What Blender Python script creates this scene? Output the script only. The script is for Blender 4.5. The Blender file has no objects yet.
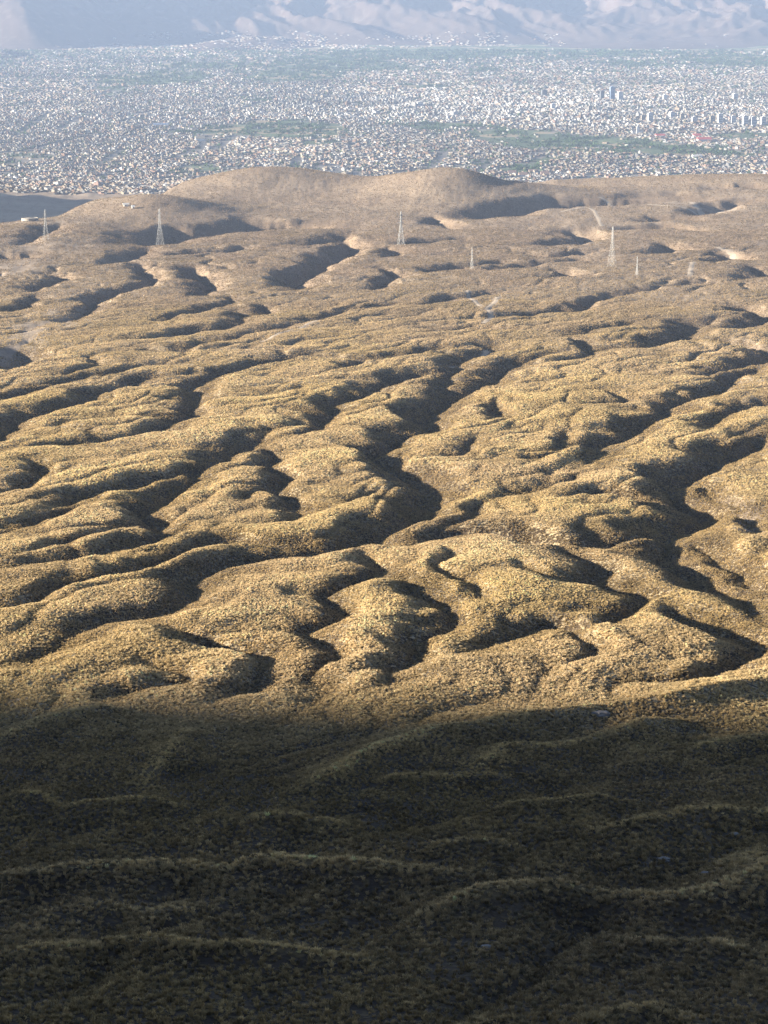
import bpy, math
import numpy as np
from mathutils import Vector, Matrix

# ------------------------------------------------------------------ camera, sky, sun, exposure
F, W, H = 2280.0, 768, 1024
PITCH = math.radians(13.85)
SUN_EL = math.radians(12.5)
SUN_BACK = math.radians(6.0)          # the sun stands to the left and a little behind the camera
S2 = np.array([-math.cos(SUN_BACK), -math.sin(SUN_BACK)])

sc = bpy.context.scene
col = sc.collection
cd = bpy.data.cameras.new("camera")
cam = bpy.data.objects.new("camera", cd)
col.objects.link(cam)
cam.rotation_euler = (math.pi / 2 - PITCH, 0, 0)
cd.sensor_fit = 'VERTICAL'
cd.sensor_height = 36.0
cd.lens = F / H * 36.0
cd.clip_start = 0.5
cd.clip_end = 90000
sc.camera = cam

wd = bpy.data.worlds.new("World")
sc.world = wd
wd.use_nodes = True
wn = wd.node_tree
wn.nodes.clear()
sky = wn.nodes.new("ShaderNodeTexSky")
sky.sky_type = 'NISHITA'
sky.sun_disc = False
sky.sun_elevation = SUN_EL
sky.sun_rotation = math.atan2(S2[0], S2[1])
sky.altitude = 3000
sky.air_density = 0.55
sky.ozone_density = 0.4
sky.dust_density = 1.0
bg = wn.nodes.new("ShaderNodeBackground")
bg.inputs[1].default_value = 0.05
wo = wn.nodes.new("ShaderNodeOutputWorld")
wn.links.new(sky.outputs[0], bg.inputs[0])
wn.links.new(bg.outputs[0], wo.inputs[0])

sl = bpy.data.lights.new("sun", 'SUN')
sl.energy = 5.0
sl.angle = math.radians(0.53)
sl.color = (1.0, 0.89, 0.72)
sun = bpy.data.objects.new("sun", sl)
col.objects.link(sun)
to_sun = Vector((S2[0] * math.cos(SUN_EL), S2[1] * math.cos(SUN_EL), math.sin(SUN_EL)))
sun.rotation_euler = to_sun.to_track_quat('Z', 'Y').to_euler()

sc.view_settings.view_transform = 'Standard'
sc.view_settings.look = 'None'
sc.view_settings.gamma = 1.0
sc.view_settings.use_curve_mapping = False
sc.view_settings.exposure = 2.5
sc.render.engine = 'CYCLES'
sc.cycles.max_bounces = 4
sc.cycles.diffuse_bounces = 2
sc.cycles.volume_bounces = 1
sc.cycles.use_denoising = True
sc.cycles.denoiser = 'OPENIMAGEDENOISE'
sc.cycles.denoising_input_passes = 'RGB_ALBEDO_NORMAL'
sc.cycles.denoising_prefilter = 'NONE'
sc.cycles.use_adaptive_sampling = True
sc.cycles.adaptive_threshold = 0.01

rng = np.random.default_rng(7)

# ------------------------------------------------------------------ helpers
def tag(o, label=None, cat=None, group=None, kind=None):
    for k, v in (('label', label), ('category', cat), ('group', group), ('kind', kind)):
        if v: o[k] = v
    return o

def _hash(ix, iy, seed):
    h = (ix.astype(np.int64) * 374761393 + iy.astype(np.int64) * 668265263 + seed * 2147483647) & 0xffffffff
    h = ((h ^ (h >> 13)) * 1274126177) & 0xffffffff
    return (h ^ (h >> 16)) & 0xffff

def perlin(x, y, seed=0):
    ix = np.floor(x); iy = np.floor(y)
    fx = x - ix; fy = y - iy
    ix = ix.astype(np.int64); iy = iy.astype(np.int64)
    u = fx * fx * fx * (fx * (fx * 6 - 15) + 10); v = fy * fy * fy * (fy * (fy * 6 - 15) + 10)
    def g(a, b, dx, dy):
        t = _hash(a, b, seed) * (2 * math.pi / 65536)
        return np.cos(t) * dx + np.sin(t) * dy
    n00 = g(ix, iy, fx, fy); n10 = g(ix + 1, iy, fx - 1, fy)
    n01 = g(ix, iy + 1, fx, fy - 1); n11 = g(ix + 1, iy + 1, fx - 1, fy - 1)
    a = n00 + u * (n10 - n00); b = n01 + u * (n11 - n01)
    return (a + v * (b - a)) * 1.5

def fbm(x, y, octs=4, seed=0, gain=0.5):
    s = 0; a = 1.0
    for i in range(octs):
        s = s + a * perlin(x, y, seed + i * 17)
        x = x * 2.03; y = y * 2.03; a *= gain
    return s

def sstep(a, b, x):
    t = np.clip((x - a) / (b - a), 0, 1)
    return t * t * (3 - 2 * t)

def row_tan(py):
    return np.tan(PITCH - np.arctan((512 - np.asarray(py, float)) / F))

def ray(px, py):
    c, s = math.cos(PITCH), math.sin(PITCH)
    a = (px - 384) / F; b = (512 - py) / F
    return np.array([a, c + b * s, -s + b * c])

# ------------------------------------------------------------------ terrain heights
CITY_Z = -818.0
_rows = [1024, 850, 700, 600, 500, 400, 300, 240, 200, 186]
_dist = [330, 480, 700, 880, 1150, 1600, 2500, 3400, 4300, 4900]
_ty = np.array([-600, -300, -60, 0, 60, 130, 220] + _dist + [5600, 6600, 9000], float)
_tz = np.array([190, 110, 20, -2.2, -38, -77, -122] + [-d * float(row_tan(r)) for r, d in zip(_rows, _dist)] + [-500, -540, -640], float)
_fy = np.concatenate([np.arange(-600, 600, 4.0), np.geomspace(600, 9000, 1400)])
def _pchip(xk, yk, x):
    h = np.diff(xk); d = np.diff(yk) / h
    m = np.zeros_like(yk); m[0] = d[0]; m[-1] = d[-1]
    for i in range(1, len(xk) - 1):
        if d[i - 1] * d[i] > 0:
            w1 = 2 * h[i] + h[i - 1]; w2 = h[i] + 2 * h[i - 1]
            m[i] = (w1 + w2) / (w1 / d[i - 1] + w2 / d[i])
    k = np.clip(np.searchsorted(xk, x) - 1, 0, len(xk) - 2)
    t = (x - xk[k]) / h[k]
    return ((1 + 2 * t) * (1 - t) ** 2 * yk[k] + t * (1 - t) ** 2 * h[k] * m[k]
            + t * t * (3 - 2 * t) * yk[k + 1] + t * t * (t - 1) * h[k] * m[k + 1])
_fz = _pchip(_ty, _tz, _fy)
def z0(y): return np.interp(y, _fy, _fz)

def fan(y): return np.sqrt(y * y + 150.0 ** 2)

_et = [-1.5, -0.4, -0.2, -0.168, -0.142, -0.12, -0.10, -0.07, -0.03, 0.05, 0.168, 0.4, 1.5]
_ed = [3000, 3300, 3500, 3650, 3780, 4080, 4250, 4950, 5050, 5000, 5050, 5200, 5200]
_vy = [2500, 4000, 5000, 5500, 6500, 7600, 8300, 9000]
_vz = [-520, -570, -618, -640, -690, -752, -825, -832]

# hills of the plateau: image position of the top, distance, added height, radius across, radius along
HILLS = [(272, 4720, 42, 165, 330), (205, 4550, 12, 150, 260), (350, 4650, 14, 150, 300),
         (430, 4480, 36, 130, 300), (484, 4510, 23, 125, 220), (560, 4500, 10, 170, 180),
         (165, 3950, 24, 110, 190), (110, 4000, 12, 110, 170), (50, 3620, 8, 120, 160),
         (768, 4750, 30, 300, 330), (640, 4900, 4, 200, 200), (30, 3350, 10, 130, 200)]
def hills(x, y):
    s = 0
    for px, d, hgt, rx, ry in HILLS:
        cx = (px - 384) / F * d / math.cos(PITCH) * 0.985
        s = s + hgt * np.exp(-((x - cx) / rx) ** 2 - ((y - d) / ry) ** 2)
    # ridge beyond the left edge that keeps the side valley in shade
    s = s + 0
    return s

def zbase(x, y):
    t = x / fan(y)
    z = z0(y) + hills(x, y)
    e = np.interp(t, _et, _ed)
    k = sstep(0, 650, y - e)
    zv = np.interp(y, _vy, _vz) + 225 * np.exp(-((x + 1600) / 300) ** 2 - ((y - 5850) / 950) ** 2)
    return z * (1 - k) + zv * k

_scan = np.geomspace(240, 8500, 6000)
def unproject(px, py, dz=0.0):
    r = ray(px, py)
    k = _scan / r[1]
    zz = k * r[2]; g = zbase(k * r[0], _scan) + dz
    i = np.argmax(zz <= g)
    return np.array([k[i] * r[0], _scan[i]])

# gullies traced as they run down the slope: image points, half width, depth
G = [
 # main ones
 ([(30,690),(60,665),(110,642),(147,630),(172,616),(200,592),(245,576),(310,564),(352,556),(395,538),(425,516),(432,500),(412,484),(385,470),(372,460),(405,446),(432,437),(428,421),(450,406),(475,394),(512,374),(560,360)], 38, 12.5),
 ([(560,505),(600,498),(650,505),(690,520)], 26, 7),
 ([(400,560),(450,549),(500,547),(540,553),(570,558),(600,552),(640,545),(672,540)], 36, 12),
 ([(765,650),(740,616),(712,597),(686,580),(670,560),(676,543),(694,524),(684,510),(668,496),(686,484),(720,470),(740,460),(790,440)], 40, 13.5),
 ([(575,485),(602,464),(604,450),(630,440),(637,430),(662,424),(670,412),(694,404),(717,396),(728,387),(768,366)], 34, 10),
 ([(700,435),(724,424),(736,413),(790,405)], 26, 8),
 ([(750,545),(757,534),(742,521),(715,515),(700,520)], 26, 9),
 ([(735,512),(726,502),(705,490),(690,486)], 22, 7),
 ([(800,606),(762,592),(735,577),(712,561),(690,545)], 30, 10),
 # near lit slope
 ([(306,712),(318,684),(326,664),(306,643),(318,631),(350,622),(344,610),(328,600),(350,592),(366,580),(372,568),(366,556)], 22, 6.5),
 ([(385,705),(397,674),(404,650),(432,634),(440,616),(424,603),(410,592),(395,583),(380,572)], 22, 6.5),
 ([(215,708),(254,687),(262,669),(242,653),(210,641),(172,632)], 20, 5.5),
 ([(95,710),(140,695),(182,681),(172,672),(150,664)], 18, 4.5),
 ([(462,612),(480,599),(452,580),(436,570),(446,557),(432,548)], 16, 4),
 ([(452,670),(475,657),(508,640),(545,630),(580,634),(602,634),(606,624),(626,610),(630,600),(602,584),(580,567),(566,556)], 26, 8),
 ([(545,672),(582,663),(590,653),(577,640),(560,630)], 18, 5),
 ([(620,706),(672,692),(712,681),(738,668),(741,654),(722,638),(690,624),(660,612)], 24, 8),
 ([(560,581),(540,571),(520,561)], 12, 2.5),
 # left middle
 ([(-20,622),(10,612),(50,600),(85,585),(125,574),(165,556),(205,546),(260,548),(310,555)], 20, 6.5),
 ([(-20,584),(20,578),(60,570),(110,560),(150,546),(162,541),(158,530),(142,522),(152,511),(158,502),(194,488),(198,479),(215,470),(221,460),(248,452),(260,445),(262,434)], 26, 8.5),
 ([(20,560),(70,546),(98,538),(110,530),(130,525),(148,520)], 18, 5),
 ([(50,518),(80,506),(128,492),(172,481),(200,478)], 26, 8),
 ([(60,455),(118,445),(152,439),(178,425),(190,408),(190,395),(202,384),(230,376),(262,368),(310,362),(360,362),(403,358)], 30, 9),
 ([(-30,458),(0,445),(24,425),(58,415),(84,408),(95,401),(122,393),(145,383),(200,378)], 30, 10),
 ([(-30,412),(0,404),(40,393),(65,385),(110,376),(150,369),(185,371)], 24, 7),
 ([(-20,380),(10,374),(22,366),(18,358)], 40, 12),
 ([(60,378),(98,368),(92,358)], 20, 4),
 ([(240,532),(282,526),(300,516),(288,504),(268,497),(280,483),(273,471),(275,463),(262,448)], 22, 7.5),
 ([(300,445),(314,437),(326,421),(333,409),(372,397),(400,384),(450,375)], 32, 10),
 ([(330,502),(362,497),(378,488)], 14, 3.5),
 ([(430,464),(464,453),(480,442)], 20, 6), ([(482,428),(497,415),(495,402)], 18, 5),
 ([(445,532),(474,516),(482,506)], 18, 4.5), ([(580,410),(614,401),(606,395)], 20, 5),
 ([(0,540),(30,528),(60,515),(80,508)], 20, 5), ([(-10,500),(20,492),(38,478),(30,465)], 22, 6),
 ([(520,470),(545,455),(570,440),(560,432)], 22, 4), ([(230,505),(262,490),(300,480)], 18, 4),
 ([(500,500),(540,488),(580,478)], 20, 4), ([(60,430),(90,432),(110,436)], 16, 4),
 # upper middle
 ([(95,352),(135,352),(175,356),(200,346),(232,340),(262,334),(330,317),(400,305)], 26, 6),
 ([(150,345),(190,335),(224,330),(244,321),(236,312)], 30, 8),
 ([(160,326),(186,317),(220,308),(237,303),(227,297)], 26, 7),
 ([(198,306),(207,299),(208,290),(196,281),(190,275)], 40, 12),
 ([(70,330),(92,315),(95,305),(122,297),(150,290),(148,279),(136,268)], 32, 9),
 ([(30,299),(42,291),(63,284),(50,278)], 30, 8),
 ([(10,318),(25,310),(40,300)], 30, 6),
 ([(298,304),(297,292),(312,282),(324,272),(344,262),(350,254),(340,247)], 55, 17),
 ([(374,297),(384,287),(396,281),(384,275)], 34, 9), ([(250,321),(266,315),(260,309)], 30, 8),
 ([(480,325),(530,320),(570,315),(588,308),(608,302),(628,298)], 36, 10),
 ([(590,362),(640,356),(664,350),(678,342),(694,333),(718,326)], 50, 15),
 ([(722,338),(750,330),(765,323),(738,314)], 45, 14),
 ([(690,385),(720,377),(752,368),(768,358),(738,351),(722,345)], 32, 11),
 ([(430,412),(452,386),(456,373),(464,361),(486,356),(500,349)], 34, 10),
 ([(330,374),(368,363),(400,358),(430,353),(470,350)], 26, 7),
 ([(540,286),(570,284),(556,278)], 40, 11), ([(550,256),(584,248),(570,240)], 60, 16),
 ([(490,276),(540,269),(600,265)], 40, 9), ([(512,260),(560,261),(600,256)], 40, 9),
 ([(710,271),(736,267),(724,262)], 50, 13), ([(650,263),(680,257),(662,252)], 50, 13),
 ([(740,287),(768,280),(752,274)], 45, 11), ([(560,367),(590,357),(580,346),(570,341)], 24, 8),
 ([(425,279),(448,273),(480,270),(512,268)], 40, 9), ([(400,250),(440,246),(470,243)], 50, 9),
 ([(455,235),(440,228),(432,222)], 50, 11), ([(380,262),(395,256),(388,250)], 36, 7),
 ([(600,300),(650,292),(700,285)], 40, 6), ([(420,310),(460,300),(520,296)], 36, 6),
 ([(560,340),(600,330),(650,322)], 36, 6), ([(430,335),(470,330),(520,333)], 30, 5),
 ([(150,262),(170,250),(210,247),(250,243),(286,240),(325,243)], 110, 26),
 ([(470,231),(500,225),(530,220),(570,216),(620,214),(690,212)], 115, 23),
 ([(160,262),(200,258),(260,253)], 50, 9), ([(300,252),(330,244),(350,238)], 50, 9),
 ([(500,195),(540,190),(580,187)], 120, 22), ([(690,222),(720,212),(745,207)], 70, 12),
 ([(0,262),(20,266),(30,262)], 50, 12), ([(100,270),(130,262),(150,250)], 50, 8),
 ([(600,201),(650,198),(700,197)], 60, 7), ([(700,193),(735,189),(768,191)], 60, 7), ([(640,226),(670,221),(700,224)], 50, 7),
 ([(20,250),(40,236),(60,228)], 50, 8), ([(620,236),(660,232),(700,236)], 60, 10),
]
# spurs of the shaded foreground slope: image points of the crest, half width, height
R = [
 ([(-40,872),(0,868),(60,866),(130,860),(200,855),(265,848),(320,858),(384,864),(440,868),(500,860)], 15, 5.0),
 ([(380,912),(430,903),(470,895),(520,886),(600,884),(660,890),(715,890),(768,866),(820,850)], 15, 5.0),
 ([(-40,952),(0,948),(70,942),(130,935),(200,945),(260,943),(330,948),(400,952)], 12, 3.6),
 ([(240,792),(300,778),(370,750),(434,729),(484,722),(534,711),(584,704),(680,694),(768,672),(820,660)], 16, 5.0),
 ([(430,778),(480,762),(504,748),(549,745),(600,731),(660,716),(720,708)], 13, 3.6),
 ([(360,778),(420,774),(480,772),(530,770)], 12, 2.6),
 ([(570,828),(644,820),(704,806),(768,800),(820,795)], 13, 3.6),
 ([(470,806),(540,804),(600,798),(655,800)], 12, 2.6),
 ([(560,1030),(594,1021),(634,1010),(680,1014),(715,1026)], 11, 3.5),
 ([(440,1022),(479,1015),(530,1020)], 9, 2.2),
 ([(-30,745),(0,735),(40,721),(90,710),(140,700)], 16, 4.5),
 ([(130,775),(160,757),(178,735),(200,722)], 14, 3.0),
 ([(0,790),(70,800),(140,795),(200,800)], 13, 2.4), ([(680,745),(730,738),(790,730)], 13, 3.0),
 ([(60,905),(130,898),(200,906)], 12, 2.0), ([(600,940),(680,935),(770,945)], 12, 2.4),
 ([(420,850),(470,842),(530,846)], 12, 2.2), ([(230,820),(300,815),(360,822)], 12, 2.2),
]

def densify(pts, step):
    pts = np.asarray(pts, float)
    # Catmull-Rom through the points
    P = np.vstack([2 * pts[0] - pts[1], pts, 2 * pts[-1] - pts[-2]])
    out = []
    for i in range(1, len(P) - 2):
        n = max(2, int(np.linalg.norm(P[i + 1] - P[i]) / step))
        t = np.linspace(0, 1, n, endpoint=False)[:, None]
        out.append(0.5 * ((2 * P[i]) + (P[i + 1] - P[i - 1]) * t + (2 * P[i - 1] - 5 * P[i] + 4 * P[i + 1] - P[i + 2]) * t ** 2
                          + (-P[i - 1] + 3 * P[i] - 3 * P[i + 1] + P[i + 2]) * t ** 3))
    out.append(pts[-1:])
    return np.vstack(out)

def world_line(pts, dz, step):
    return densify([unproject(px, py, dz) for px, py in pts], step)

def tuned(p, d):
    r = float(np.mean([q[1] for q in p]))
    return d * (0.95 if r > 575 else 1.35 if r < 310 else 1.0)
GW = [(world_line(p, -tuned(p, d) * 0.85, max(6.0, w * 0.35)), w * 0.86, tuned(p, d)) for p, w, d in G]
RW = [(world_line(p, h * 0.8, 5.0), w, h) for p, w, h in R]

def line_dist(line, x, y):
    best = np.full(x.shape, 1e18); arc = np.zeros(x.shape)
    n = len(line) - 1
    for i in range(n):
        a, b = line[i], line[i + 1]
        dx, dy = b - a
        L = dx * dx + dy * dy + 1e-9
        t = np.clip(((x - a[0]) * dx + (y - a[1]) * dy) / L, 0, 1)
        d = (x - a[0] - t * dx) ** 2 + (y - a[1] - t * dy) ** 2
        m = d < best
        best[m] = d[m]; arc[m] = (i + t[m]) / n
    return np.sqrt(best), arc

def apply_lines(lines, x, y, fn, p=3.0, lobe=0.0):
    acc = np.zeros(x.shape)
    for line, w, d in lines:
        r = w * 1.6
        m = ((x > line[:, 0].min() - r) & (x < line[:, 0].max() + r) & (y > line[:, 1].min() - r) & (y < line[:, 1].max() + r))
        if not m.any(): continue
        dist, arc = line_dist(line, x[m], y[m])
        acc[m] += fn(dist / (1 + lobe * (0.0 if w > 100 else 1.0) * perlin(x[m] / (0.8 * w) + 7.7, y[m] / (1.3 * w), 400 + int(w))), arc, w, d) ** p
    return acc ** (1 / p)

def gully_fn(dist, arc, w, d):
    t = np.sqrt(dist ** 2 + (0.05 * w) ** 2) / w
    head = np.minimum(1, 0.25 + arc * 3.0) * np.minimum(1, 0.35 + (1 - arc) * 4)
    return d * head * np.clip(1 - t, 0, 1) ** 1.8
def ridge_fn(dist, arc, w, h):
    e = np.minimum(1, np.minimum(arc, 1 - arc) * 5)
    return 0.95 * h * e * np.exp(-(dist / (w * 0.62)) ** 1.35)
def crest_fn(dist, arc, w, h):
    e = np.minimum(1, np.minimum(arc, 1 - arc) * 6)
    return e * np.exp(-(dist / (1.0 + 0.5 * h)) ** 2) * (0.45 + 0.12 * h)

def terrain(x, y):
    """height and the crest mask of the hill country"""
    wx = x + 8 * perlin(x / 38, y / 55, 3) + 2.0 * perlin(x / 11, y / 17, 5)
    wy = y + 12 * perlin(x / 45, y / 70, 4) + 3.0 * perlin(x / 13, y / 19, 6)
    z = zbase(x, y)
    t = x / fan(y)
    e = np.interp(t, _et, _ed)
    hill = 1 - sstep(0, 500, y - e)
    g = apply_lines(GW, wx, wy, gully_fn, lobe=0.55)
    rx_, ry_ = x + 1.5 * perlin(x / 22, y / 28, 8), y + 2.5 * perlin(x / 20, y / 26, 9)
    r = apply_lines(RW, rx_, ry_, ridge_fn)
    cst = apply_lines(RW, rx_, ry_, crest_fn)
    # smaller runnels everywhere
    far = sstep(1500, 3500, y)
    u = x - 0.35 * y
    sx = 34 + 30 * far; sy = 120 + 60 * far
    n = perlin(wx / 30 - 0.011 * wy + 0.6 * perlin(x / 60, y / 90, 11), wy / 105, 21)
    n2 = perlin(wx / 90 - 0.004 * wy, wy / 260, 22)
    run = np.clip(1 - np.abs(n) / 0.42, 0, 1) ** 1.8
    run2 = np.clip(1 - np.abs(n2) / 0.36, 0, 1) ** 1.8
    inside = sstep(420, 150, np.abs(x) - 0.19 * fan(y)) * sstep(300, 700, y)
    amp = 0.7 + 0.7 * sstep(760, 1200, y) - 0.95 * sstep(1700, 2800, y)
    near = sstep(250, 650, y)
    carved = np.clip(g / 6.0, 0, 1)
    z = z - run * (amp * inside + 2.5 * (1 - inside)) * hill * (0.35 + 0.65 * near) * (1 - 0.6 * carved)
    z = z - run2 * ((1.6 - 0.9 * sstep(1900, 3000, y)) * inside + 6.0 * (1 - inside)) * hill * (0.25 + 0.75 * near) * (1 - 0.7 * carved)
    n3 = perlin(wx / 75 - 0.006 * wy, wy / 120, 23)
    run3 = np.clip(1 - np.abs(n3) / 0.16, 0, 1) ** 1.5 * np.clip(perlin(x / 180, y / 260, 24) * 2 + .4, 0, 1)
    z = z - run3 * 3.2 * sstep(1500, 2100, y) * sstep(3700, 3000, y) * hill * (1 - 0.7 * carved)
    z = z - g + r
    z = z + hill * (1.3 * fbm(x / 70, y / 90, 2, 31) + 0.24 * fbm(x / 17, y / 22, 2, 33))
    z = z + (0.07 + 0.08 * far) * perlin(x / 2.2, y / 3.6, 41) + 0.11 * perlin(x / 5.1, y / 7.7, 42)
    z = z + 2.2 * (1 - hill) * fbm(x / 140, y / 160, 3, 51) * 3
    crest = np.clip(cst, 0, 1)
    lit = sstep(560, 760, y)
    cover = lit * np.clip(1.05 - g / 5.0 - 0.55 * run, 0.2, 1) + (1 - lit) * np.clip(0.12 + 0.9 * crest - 0.1 * run + 0.18 * perlin(x / 25, y / 30, 55), 0.0, 1)  # low near cover is scrub, and also paints the slope's shade darker
    for px, py, rx, ry, wt in [(755, 858, 45, 16, .8), (160, 752, 22, 12, .5), (480, 764, 22, 8, .6), (330, 772, 45, 8, .45), (620, 745, 50, 10, .35), (60, 720, 40, 10, .4)]:
        q = unproject(px, py); q2 = unproject(px, py - ry)
        cover = np.maximum(cover, wt * np.exp(-((x - q[0]) / (rx / F * q[1])) ** 2 - ((y - q[1]) / (abs(q2[1] - q[1]) + 2)) ** 2))
    return z, crest, g, cover

def grid_mesh(name, X, Y, Z, mat, attrs=None, smooth=True):
    nr, nc = X.shape
    me = bpy.data.meshes.new(name)
    n = nr * nc
    idx = np.arange(n).reshape(nr, nc)
    q = np.stack([idx[:-1, :-1], idx[:-1, 1:], idx[1:, 1:], idx[1:, :-1]], -1).reshape(-1)
    me.vertices.add(n)
    me.vertices.foreach_set('co', np.stack([X, Y, Z], -1).astype(np.float32).ravel())
    nf = (nr - 1) * (nc - 1)
    me.loops.add(nf * 4); me.polygons.add(nf)
    me.loops.foreach_set('vertex_index', q.astype(np.int32))
    me.polygons.foreach_set('loop_start', np.arange(0, nf * 4, 4, dtype=np.int32))
    me.polygons.foreach_set('use_smooth', np.full(nf, smooth))
    me.update(calc_edges=True)
    for k, v in (attrs or {}).items():
        a = me.attributes.new(k, 'FLOAT', 'POINT')
        a.data.foreach_set('value', v.astype(np.float32).ravel())
    me.materials.append(mat)
    o = bpy.data.objects.new(name, me)
    col.objects.link(o)
    return o

# ------------------------------------------------------------------ materials
def new_mat(name):
    m = bpy.data.materials.new(name)
    m.use_nodes = True
    nt = m.node_tree
    nt.nodes.clear()
    out = nt.nodes.new("ShaderNodeOutputMaterial")
    b = nt.nodes.new("ShaderNodeBsdfPrincipled")
    b.inputs['Roughness'].default_value = 0.95
    b.inputs['Specular IOR Level'].default_value = 0.1
    nt.links.new(b.outputs[0], out.inputs[0])
    return m, nt, b

def nd(nt, typ, ins=None, **kw):
    n = nt.nodes.new(typ)
    for k, v in kw.items(): setattr(n, k, v)
    for k, v in (ins or {}).items():
        if hasattr(v, 'is_output'): nt.links.new(v, n.inputs[k])
        else: n.inputs[k].default_value = v
    return n

def mix(nt, fac, a, b, mode='MIX'):
    n = nt.nodes.new("ShaderNodeMix"); n.data_type = 'RGBA'; n.blend_type = mode
    for i, v in ((0, fac), (6, a), (7, b)):
        if hasattr(v, 'is_output'): nt.links.new(v, n.inputs[i])
        else: n.inputs[i].default_value = v if i == 0 else (*v, 1)
    return n.outputs[2]

def ramp(nt, fac, lo, hi):
    n = nd(nt, "ShaderNodeMapRange", {0: fac, 1: lo, 2: hi}); n.clamp = True
    return n.outputs[0]

def noise(nt, vec, scale, detail=2.0, rough=0.5):
    return nd(nt, "ShaderNodeTexNoise", {'Vector': vec, 'Scale': scale, 'Detail': detail, 'Roughness': rough}).outputs[0]

def attr(nt, name, typ='GEOMETRY'):
    n = nt.nodes.new("ShaderNodeAttribute"); n.attribute_name = name; n.attribute_type = typ
    return n

def make_hill_material():
    m, nt, b = new_mat("dry_hillside")
    P = nd(nt, "ShaderNodeNewGeometry").outputs['Position']
    big = noise(nt, P, 0.006, 3); mid = noise(nt, P, 0.05, 3); tuft = noise(nt, P, 0.55, 2, 0.6); tuft2 = noise(nt, P, 1.5, 1)
    zone = attr(nt, 'zone').outputs['Fac']; bare = attr(nt, 'bare').outputs['Fac']; cover_a = attr(nt, 'cover').outputs['Fac']
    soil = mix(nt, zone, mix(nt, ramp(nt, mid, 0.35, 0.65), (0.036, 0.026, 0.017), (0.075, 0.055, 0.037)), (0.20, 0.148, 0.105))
    straw = mix(nt, ramp(nt, big, 0.35, 0.65), (0.33, 0.26, 0.16), (0.40, 0.32, 0.20))
    straw = mix(nt, attr(nt, 'scrub_shade').outputs['Fac'], straw, (0.13, 0.092, 0.045))  # straw darkened on the near slope: scrub tone with shade put into the colour
    farc = mix(nt, ramp(nt, big, 0.35, 0.65), (0.29, 0.22, 0.155), (0.355, 0.275, 0.195))
    cover = mix(nt, zone, straw, farc)
    hi = nd(nt, "ShaderNodeMath", {0: tuft, 1: nd(nt, "ShaderNodeMath", {0: cover_a, 1: 0.30}, operation='MULTIPLY').outputs[0]}, operation='ADD').outputs[0]
    cov = ramp(nt, hi, 0.56, 0.74)
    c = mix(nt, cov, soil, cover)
    spk = ramp(nt, tuft2, 0.60, 0.70)
    c = mix(nt, nd(nt, "ShaderNodeMath", {0: spk, 1: 0.45}, operation='MULTIPLY').outputs[0], c, (0.075, 0.062, 0.042))
    pale = mix(nt, ramp(nt, mid, 0.4, 0.6), (0.26, 0.205, 0.155), (0.36, 0.285, 0.215))
    c = mix(nt, bare, c, pale)
    nt.links.new(c, b.inputs['Base Color'])
    bump = nd(nt, "ShaderNodeBump", {'Strength': 0.8, 'Distance': 0.9, 'Height': tuft})
    nt.links.new(bump.outputs[0], b.inputs['Normal'])
    return m

def make_plain_material():
    m, nt, b = new_mat("valley_ground")
    P = nd(nt, "ShaderNodeNewGeometry").outputs['Position']
    green = attr(nt, 'green').outputs['Fac']
    vor = nd(nt, "ShaderNodeTexVoronoi", {'Vector': P, 'Scale': 0.006})
    sep = nd(nt, "ShaderNodeSeparateColor", {0: vor.outputs['Color']})
    n = noise(nt, P, 0.02, 3)
    urban = mix(nt, ramp(nt, n, 0.35, 0.65), (0.13, 0.12, 0.11), (0.20, 0.18, 0.155))
    f1 = mix(nt, sep.outputs[0], (0.06, 0.085, 0.045), (0.12, 0.15, 0.075))
    f2 = mix(nt, ramp(nt, sep.outputs[1], 0.72, 0.76), f1, (0.27, 0.22, 0.14))
    c = mix(nt, green, urban, f2)
    nt.links.new(c, b.inputs['Base Color'])
    return m

def make_range_material():
    m, nt, b = new_mat("bare_mountain_rock")
    P = nd(nt, "ShaderNodeNewGeometry").outputs['Position']
    n = noise(nt, P, 0.002, 5); n2 = noise(nt, P, 0.012, 3)
    c = mix(nt, ramp(nt, n, 0.35, 0.65), (0.075, 0.053, 0.044), (0.10, 0.073, 0.06))
    c = mix(nt, ramp(nt, n2, 0.55, 0.7), c, (0.115, 0.09, 0.074))
    nt.links.new(c, b.inputs['Base Color'])
    return m

M_HILL = make_hill_material(); M_PLAIN = make_plain_material(); M_RANGE = make_range_material()

def tint_mat(name, typ, rough_noise=0.0):
    m, nt, b = new_mat(name)
    a = attr(nt, 'tint', typ)
    c = a.outputs['Color']
    if rough_noise:
        P = nd(nt, "ShaderNodeNewGeometry").outputs['Position']
        c = mix(nt, ramp(nt, noise(nt, P, rough_noise, 2), 0.3, 0.7), c, (0.6, 0.6, 0.6), 'MULTIPLY')
    nt.links.new(c, b.inputs['Base Color'])
    return m
def flat_mat(name, c, rough=0.9, var=0.0, metallic=0.0):
    m, nt, b = new_mat(name)
    P = nd(nt, "ShaderNodeNewGeometry").outputs['Position']
    n = noise(nt, P, 0.35, 3)
    lo = tuple(v * (1 - var) for v in c)
    nt.links.new(mix(nt, ramp(nt, n, 0.35, 0.65), lo, c), b.inputs['Base Color'])
    b.inputs['Roughness'].default_value = rough; b.inputs['Metallic'].default_value = metallic
    return m

# ------------------------------------------------------------------ hill country
tt = np.concatenate([np.linspace(-0.30, -0.19, 110)[:-1], np.linspace(-0.19, 0.19, 720), np.linspace(0.19, 0.30, 110)[1:]])
side = 0.30 + np.cumsum(np.geomspace(tt[1] - tt[0], 0.085, 70))
tcol = np.concatenate([-side[::-1], tt, side])
rowpx = np.arange(1062, 182, -0.87)
_pd = np.interp(rowpx[::-1], [182] + _rows[::-1] + [1062], [5050] + _dist[::-1] + [308])[::-1]
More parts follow.
